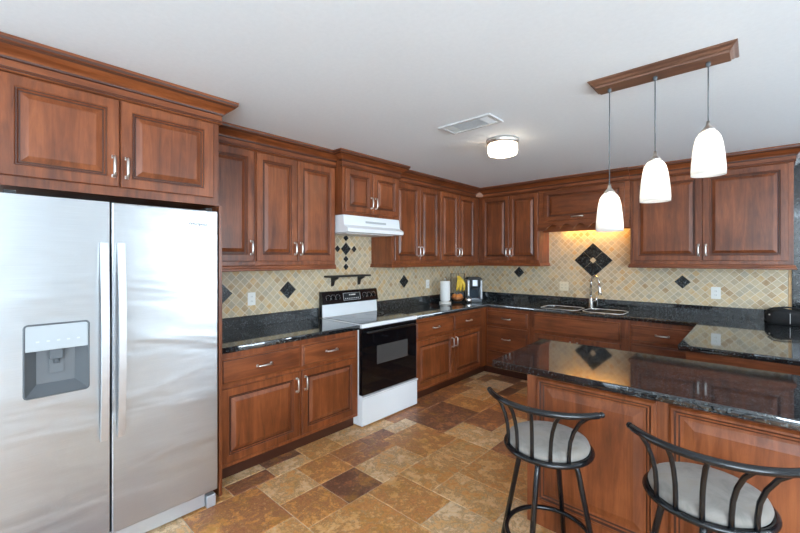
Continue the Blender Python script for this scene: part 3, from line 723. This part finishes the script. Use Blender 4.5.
for k in range(8):
    yy, zz = onpanel(0.36); box(bm, (0.285+k*0.025, yy-0.004, zz-0.004), (0.297+k*0.025, yy-0.002, zz+0.004))
yy, zz = onpanel(0.66); box(bm, (0.345, yy-0.004, zz-0.006), (0.362, yy-0.002, zz+0.006)); box(bm, (0.372, yy-0.004, zz-0.006), (0.43, yy-0.002, zz+0.006))
obj('display_marks', bm, 'mark', ds)

# hood
hd = thing('range_hood', 'white range hood under the short cabinet above the range', 'range hood', (0, -2.866, 1.752), L90)
HW = 0.758
bm = new(); prism(bm, [(-0.0115, 0.163), (-0.435, 0.163), (-0.445, 0.070), (-0.500, 0.038), (-0.500, 0.004), (-0.485, 0.0), (-0.0115, 0.0)], 'x', 0, HW); obj('shell', bm, 'white_enamel', hd)
bm = new(); prism(bm, [(-0.444, 0.118), (-0.4405, 0.118), (-0.4425, 0.098), (-0.447, 0.098)], 'x', 0.27, 0.55); obj('vent_slot', bm, 'light_panel', hd)
bm = new(); box(bm, (0.06, -0.40, -0.006), (HW-0.06, -0.08, -0.0005)); obj('filter', bm, 'vent_metal', hd)

# black wall shelf over the range
sh = thing('wall_shelf', 'small black shelf on two brackets on the tiles above the range', 'shelf', (0, -2.772, 1.315), L90)
bm = new(); box(bm, (0, -0.110, 0), (0.56, -0.0105, 0.018), bev=0.002); obj('board', bm, 'black_iron', sh)
for x in (0.09, 0.45):
    bm = new(); prism(bm, [(-0.0105, -0.001), (-0.10, -0.001), (-0.095, -0.014), (-0.04, -0.04), (-0.028, -0.085), (-0.0105, -0.095)], 'x', x, x+0.028); obj('bracket', bm, 'black_iron', sh)

# outlets
def outlet(label, loc, rz, W, H, mat, n=1, kind='outlet', cx=0):
    r = thing('electrical_outlet' if kind == 'outlet' else 'light_switch', label, kind, loc, rz)
    bm = new(); box(bm, (-W/2, TY-0.006, -H/2), (W/2, TY-0.0005, H/2), bev=0.002); pl = obj('cover_plate', bm, mat, r)
    for k in range(n):
        x = (k-(n-1)/2)*0.046
        for z in (-0.02, 0.02):
            bm = new(); box(bm, (x-0.014, TY-0.0085, z-0.014), (x+0.014, TY-0.0062, z+0.014), bev=0.001); s_ = obj('socket', bm, mat, pl)
            bm = new()
            for dx in (-0.006, 0.006): box(bm, (x+dx-0.0012, TY-0.0092, z-0.005), (x+dx+0.0012, TY-0.0086, z+0.005))
            obj('slot', bm, 'rubber', s_)
outlet('white outlet on the tiles left of the range, between two black diamonds', (0, -3.539, 1.157), L90, 0.070, 0.112, 'white_plastic')
outlet('white outlet on the tiles beside the paper towels', (0, -1.085, 1.170), L90, 0.070, 0.112, 'white_plastic')
outlet('ivory double outlet on the tiles just left of the faucet', (1.41, 0, 1.150), 0, 0.112, 0.115, 'ivory_plastic', 2)
outlet('white outlet on the tiles under the wide cabinet right of the sink', (2.938, 0, 1.153), 0, 0.078, 0.122, 'white_plastic')

# ------------------------------------------------------------------ lights
pf = thing('pendant_light', 'wooden ceiling bar with three frosted glass pendants over the island', 'pendant light', (2.865, -2.75, CEIL))
bm = new(); L_, l_ = 0.318, 0.285
prof = [(0.105, -0.001), (0.100, -0.007), (0.082, -0.012), (0.072, -0.020), (0.060, -0.024), (0.056, -0.032)]
R = [[bm.verts.new(p) for p in ((-(L_-(0.105-q)*0.6), -q, z), ((L_-(0.105-q)*0.6), -q, z), ((L_-(0.105-q)*0.6), q, z), (-(L_-(0.105-q)*0.6), q, z))] for q, z in prof]
for A, B in zip(R, R[1:]):
    for k in range(4): bm.faces.new((A[k], B[k], B[(k+1)%4], A[(k+1)%4]))
bm.faces.new(R[0]); bm.faces.new(R[-1][::-1]); bmesh.ops.recalc_face_normals(bm, faces=bm.faces[:]); obj('ceiling_bar', bm, 'canopy_wood', pf)
for dx, zb in ((-0.230, 1.660), (-0.013, 1.806), (0.206, 1.912)):
    z = zb-CEIL
    bm = new(); tube(bm, [(dx, 0, -0.031), (dx, 0, z+0.255)], 0.0028, 8); lathe(bm, [(0, 0), (0.010, 0), (0.010, -0.016), (0.004, -0.022), (0, -0.022)], 12, (dx, 0, -0.0325)); obj('cord', bm, 'dark_grey', pf)
    bm = new(); lathe(bm, [(0, 0.262), (0.007, 0.262), (0.010, 0.242), (0.018, 0.232), (0.026, 0.222), (0.031, 0.212), (0, 0.212)], 20, (dx, 0, z)); obj('socket_cap', bm, 'nickel', pf)
    bm = new()
    po = [(0.026, 0.212), (0.036, 0.206), (0.049, 0.185), (0.057, 0.150), (0.063, 0.105), (0.0675, 0.060), (0.0695, 0.025), (0.0690, 0.0)]
    pi_ = [(q-0.003, zz) for q, zz in po[::-1]]
    lathe(bm, po+pi_+[po[0]], 36, (dx, 0, z)); shd = obj('shade', bm, 'shade', pf)
    bm = new(); sphere(bm, (dx, 0, z+0.125), 0.026, 14, (1, 1, 1.25)); tube(bm, [(dx, 0, z+0.155), (dx, 0, z+0.213)], 0.012, 10); obj('bulb', bm, 'bulb', pf)
cl = thing('ceiling_light', 'round flush ceiling light with a lit glass drum near the vent', 'ceiling light', (1.69, -2.20, CEIL))
bm = new(); lathe(bm, [(0, -0.001), (0.128, -0.001), (0.130, -0.012), (0.126, -0.036), (0.116, -0.040), (0.0, -0.040)], 40); obj('metal_rim', bm, 'nickel', cl)
bm = new(); lathe(bm, [(0.117, -0.0395), (0.119, -0.050), (0.121, -0.095), (0.113, -0.120), (0.085, -0.130), (0.0, -0.132)], 40); obj('glass_drum', bm, 'drum', cl)
bm = new(); sphere(bm, (0, 0, -0.078), 0.03); obj('bulb', bm, 'bulb_ceiling', cl)
# ceiling vent
vt = thing('ceiling_vent', 'white metal air vent set in the ceiling beside the round light', 'vent', (1.70, -2.715, CEIL))
bm = new()
for a, b in (((-0.215, -0.10), (0.215, -0.075)), ((-0.215, 0.075), (0.215, 0.10)), ((-0.215, -0.075), (-0.185, 0.075)), ((0.185, -0.075), (0.215, 0.075))):
    box(bm, (a[0], a[1], -0.012), (b[0], b[1], -0.001), bev=0.002)
obj('frame', bm, plain('pale_vent_frame', (0.60, 0.60, 0.60), 0.5), vt)
bm = new(); box(bm, (-0.185, -0.075, -0.003), (0.110, 0.075, -0.001)); obj('backing', bm, 'vent_metal', vt)
bm = new(); box(bm, (0.111, -0.075, -0.003), (0.185, 0.075, -0.001)); obj('dark_opening', bm, 'vent_dark', vt)
for k in range(9):
    bm = new(); y = -0.066+k*0.0165; prism(bm, [(y-0.008, -0.0105), (y+0.004, -0.0035), (y+0.006, -0.0035), (y-0.006, -0.0115)], 'x', -0.110, 0.110); obj('slat', bm, 'vent_metal', vt)
for k in range(5):
    bm = new(); x = 0.120+k*0.013; prism(bm, [(x-0.003, -0.0105), (x+0.004, -0.0035), (x+0.006, -0.0035), (x-0.001, -0.0115)], 'y', -0.074, 0.074); obj('slat', bm, 'vent_metal', vt)
    bm = new(); x = -0.120-k*0.013; prism(bm, [(x+0.008, -0.0105), (x-0.004, -0.0035), (x-0.006, -0.0035), (x+0.006, -0.0115)], 'y', -0.074, 0.074); obj('slat', bm, 'white_plastic', vt)

# warm lamp under the sink valance
vl = thing('valance_light', 'small warm lamp under the cabinet over the sink', 'light', (1.76, -0.10, 1.944))
bm = new(); box(bm, (-0.36, -0.03, -0.022), (0.36, 0.03, -0.0005), bev=0.004); obj('housing', bm, 'white_plastic', vl)
bm = new(); box(bm, (-0.35, -0.024, -0.028), (0.35, 0.024, -0.0225), bev=0.002); obj('lens', bm, mk_emit('warm_lens', (1.0, 0.56, 0.13), 26), vl)

# ------------------------------------------------------------------ stools
def stool(label, loc, rz):
    s = thing('bar_stool', label, 'bar stool', loc, rz, 'bar stools at the island')
    bm = new(); tube(bm, arc(0, 0, 0.193, 0, 2*PI, 47, 0.604)[:-1], 0.0125, 12, closed=True)
    lathe(bm, [(0, 0.592), (0.190, 0.592), (0.190, 0.606), (0, 0.606)], 32); obj('seat_ring', bm, 'black_metal', s)
    bm = new(); lathe(bm, [(0.0, 0.607), (0.170, 0.607), (0.182, 0.615), (0.186, 0.630), (0.180, 0.646), (0.160, 0.657), (0.10, 0.663), (0, 0.665)], 40); obj('seat_cushion', bm, 'fabric', s)
    RR, RZ = 0.316, 0.863; cxo = 0.022; cy = 0.034; H = math.radians(53)
    bm = new(); pts = arc(cxo, cy, RR, -PI/2-H+0.05, -PI/2+H, 28, RZ)
    pts = [(x, y, z+0.006*(abs(i-14)/14)**2) for i, (x, y, z) in enumerate(pts)]
    e0, e1 = Vector(pts[0]), Vector(pts[-1])
    tube(bm, pts, [0.010]+[0.0135]*(len(pts)-2)+[0.010], 12)
    sphere(bm, pts[0], 0.0125, 12); sphere(bm, pts[-1], 0.0125, 12); obj('back_rail', bm, 'black_metal', s)
    for k in range(5):
        a = -PI/2+math.radians(-46+23*k); ca, sa = math.cos(a), math.sin(a)
        q = [(0.193, 0.606), (0.194, 0.66), (0.200, 0.71), (0.217, 0.76), (0.247, 0.81), (0.284, 0.845), (0.308, 0.860)]
        bm = new(); tube(bm, [(r_*ca+cxo*(r_-0.193)/0.107, r_*sa+cy*(r_-0.193)/0.107, z) for r_, z in q], 0.0085, 10); obj('spindle', bm, 'black_metal', s)
    bm = new(); lathe(bm, [(0, 0.560), (0.11, 0.560), (0.115, 0.575), (0.115, 0.591), (0, 0.591)], 24); obj('swivel_plate', bm, 'black_metal', s)
    for k in range(4):
        a = -PI/2+PI/2*k; bm = new()
        q = [(0.105, 0.575), (0.128, 0.555), (0.140, 0.52), (0.242, 0.012)]
        tube(bm, [(r_*math.cos(a), r_*math.sin(a), z) for r_, z in q], 0.0125, 12); lg = obj('leg', bm, 'black_metal', s)
        bm = new(); lathe(bm, [(0, 0), (0.017, 0), (0.017, 0.020), (0.014, 0.026), (0, 0.026)], 14, (0.243*math.cos(a), 0.243*math.sin(a), 0.0)); obj('foot_cap', bm, 'rubber', lg)
    bm = new(); tube(bm, arc(0, 0, 0.192, 0, 2*PI, 47, 0.185)[:-1], 0.0115, 10, closed=True); obj('foot_ring', bm, 'black_metal', s)
    return s
s1 = stool('black metal bar stool on the left, at the open corner of the island', (2.500, -3.290, 0), math.radians(2))
s2 = copy_tree(s1); s2.location = (3.104, -3.298, 0); s2.rotation_euler = (0, 0, math.radians(1)); s2['label'] = 'black metal bar stool nearer the right, in front of the second island panel'

# ------------------------------------------------------------------ counter items
pt = thing('paper_towel_holder', 'white paper towel roll upright on a holder near the corner', 'paper towel holder', (0.205, -0.955, 0.9145))
bm = new(); lathe(bm, [(0, 0), (0.078, 0), (0.080, 0.006), (0.078, 0.022), (0.02, 0.026), (0, 0.026)], 32); obj('base', bm, 'white_plastic', pt)
bm = new(); lathe(bm, [(0.0195, 0.040), (0.064, 0.040), (0.066, 0.046), (0.066, 0.292), (0.063, 0.298), (0.0195, 0.298)], 36); obj('paper_roll', bm, 'paper', pt)
bm = new(); tube(bm, [(0, 0, 0.022), (0, 0, 0.318)], 0.008, 12); sphere(bm, (0, 0, 0.322), 0.012); lathe(bm, [(0.009, 0.026), (0.05, 0.026), (0.05, 0.038), (0.009, 0.038)], 20); obj('post', bm, 'nickel', pt)

fs = thing('fruit_stand', 'black wire fruit stand with a copper bowl near the coffee maker', 'fruit stand', (0.215, -0.685, 0.9145), math.radians(42))
bm = new(); tube(bm, [(-0.080, 0.06, 0.007), (-0.080, 0.06, 0.385), (0.105, 0.06, 0.385), (0.105, 0.06, 0.007)], 0.006, 8)
tube(bm, [(-0.080, 0.06, 0.007), (-0.080, -0.08, 0.007), (0.105, -0.08, 0.007), (0.105, 0.06, 0.007)], 0.006, 8); tube(bm, [(0.020, 0.06, 0.385), (0.020, 0.03, 0.385), (0.020, 0.02, 0.372), (0.020, 0.03, 0.36)], 0.004, 8); obj('frame', bm, 'black_iron', fs)
bm = new(); lathe(bm, [(0, 0.012), (0.045, 0.012), (0.078, 0.045), (0.088, 0.070), (0.085, 0.070), (0.074, 0.047), (0.043, 0.016), (0, 0.016)], 28, (0.0, -0.02, 0)); obj('bowl', bm, 'copper', fs)
fm = Matrix.Translation((0.215, -0.685, 0.9145)) @ Matrix.Rotation(math.radians(42), 4, 'Z')
BL = ['leftmost yellow banana hanging from the black wire stand', 'middle yellow banana hanging from the black wire stand', 'rightmost yellow banana hanging from the black wire stand']
for k in range(3):
    t_ = thing('banana', BL[k], 'banana', fm @ Vector((0.014+0.016*(k-1), 0.028, 0.352)), math.radians(42), 'bananas on the wire stand')
    bm = new(); dx = 0.026*(k-1)+0.010
    q = [(0, 0, 0.004), (0.012+dx*0.1, -0.006, -0.02), (0.026+dx*0.5, -0.018, -0.065), (0.028+dx, -0.024, -0.115), (0.020+dx*1.15, -0.018, -0.180), (0.010+dx*1.15, -0.010, -0.205)]
    tube(bm, q, [0.006, 0.009, 0.019, 0.022, 0.016, 0.005], 12); bb = obj('peel', bm, 'banana', t_)
    bm = new(); sphere(bm, q[-1], 0.006, 8); obj('tip', bm, 'banana_tip', t_)
OL = ['orange at the left of the copper fruit bowl', 'orange at the right of the copper fruit bowl', 'orange in the front of the copper fruit bowl']
for k, (x, y) in enumerate(((-0.038, 0.0), (0.040, 0.002), (0.0, -0.055))):
    bm = new(); sphere(bm, (0, 0, 0), 0.034, 18); o = tag(obj('orange', bm, 'orange'), OL[k], 'orange', 'oranges in the bowl'); o.location = fm @ Vector((x, y, 0.078))

km = thing('coffee_maker', 'silver and black single-cup coffee maker in the counter corner', 'coffee maker', (0.335, -0.462, 0.9145), math.radians(42))
bm = new(); box(bm, (-0.095, -0.115, 0.0), (0.095, 0.115, 0.035), bev=0.008); obj('base', bm, 'dark_grey', km)
bm = new(); box(bm, (-0.072, -0.02, 0.0355), (0.072, 0.115, 0.300), bev=0.010); obj('body', bm, 'water', km)
bm = new(); box(bm, (-0.072, -0.105, 0.200), (0.072, -0.0205, 0.305), bev=0.012); box(bm, (-0.035, -0.095, 0.165), (0.035, -0.03, 0.192), bev=0.006); obj('brew_head', bm, 'rubber', km)
bm = new(); box(bm, (-0.034, -0.113, 0.215), (0.034, -0.1055, 0.300), bev=0.004); obj('front_badge', bm, 'silver', km)
for sx in (-1, 1):
    bm = new(); box(bm, (sx*0.0735, -0.112, 0.0355), (sx*0.102, 0.113, 0.300), bev=0.010); obj('side_column', bm, 'silver', km)
bm = new(); prism(bm, [(-0.100, -0.116), (0.100, -0.116), (0.100, 0.116), (-0.100, 0.116)], 'z', 0.3055, 0.322); prism(bm, [(-0.085, -0.105), (0.085, -0.105), (0.085, 0.10), (-0.085, 0.10)], 'z', 0.3215, 0.334); obj('lid', bm, 'rubber', km)
bm = new(); box(bm, (-0.060, -0.110, 0.0355), (0.060, -0.022, 0.044), bev=0.002); obj('drip_tray', bm, 'silver', km)
cj = thing('pod_jar', 'small round silver jar between the fruit bowl and coffee maker', 'jar', (0.385, -0.672, 0.9145))
bm = new(); lathe(bm, [(0, 0), (0.038, 0), (0.044, 0.012), (0.046, 0.05), (0.040, 0.066), (0, 0.066)], 24); obj('body', bm, 'chrome', cj)
bm = new(); lathe(bm, [(0, 0.0665), (0.041, 0.0665), (0.040, 0.076), (0.012, 0.080), (0.012, 0.090), (0, 0.092)], 24); obj('lid', bm, 'dark_grey', cj)

# black bag on the right counter
bg_ = thing('black_bag', 'soft black bag lying on the counter at the right edge', 'bag', (3.46, -0.185, 0.9145))
bm = new(); n = 40; R = []
rnd = random.Random(5)
for (s, z) in ((0.80, 0.0), (0.97, 0.012), (1.0, 0.05), (0.97, 0.095), (0.86, 0.122), (0.55, 0.132), (0.2, 0.128)):
    ring = []
    for k in range(n):
        a = 2*PI*k/n; ex = 0.55
        cx_ = math.copysign(abs(math.cos(a))**ex, math.cos(a)); sy_ = math.copysign(abs(math.sin(a))**ex, math.sin(a))
        wob = 1+0.03*math.sin(5*a+z*40)+0.02*math.sin(11*a)
        ring.append(bm.verts.new((0.160*s*cx_*wob, 0.115*s*sy_*wob, z+(0.010*math.sin(3*a+1) if z > 0.09 else 0))))
    R.append(ring)
for A, B in zip(R, R[1:]):
    for k in range(n):
        f = bm.faces.new((A[k], A[(k+1)%n], B[(k+1)%n], B[k])); f.smooth = True
bm.faces.new(R[0][::-1]); bm.faces.new(R[-1]); bb = obj('body', bm, 'bag', bg_)
bm = new(); tube(bm, [(-0.14, -0.09, 0.115), (-0.10, -0.09, 0.145), (-0.03, -0.06, 0.155), (0.05, -0.03, 0.150), (0.12, -0.02, 0.135)], 0.007, 8, sq=0.5); obj('strap', bm, 'bag', bg_)
bm = new(); tube(bm, [(0.005, -0.120, 0.015), (0.005, -0.123, 0.06), (0.005, -0.117, 0.105)], 0.0018, 6); obj('zip', bm, 'vent_metal', bg_)
bm = new(); sphere(bm, (-0.128, -0.108, 0.085), 0.007, 10); obj('snap', bm, 'nickel', bg_)
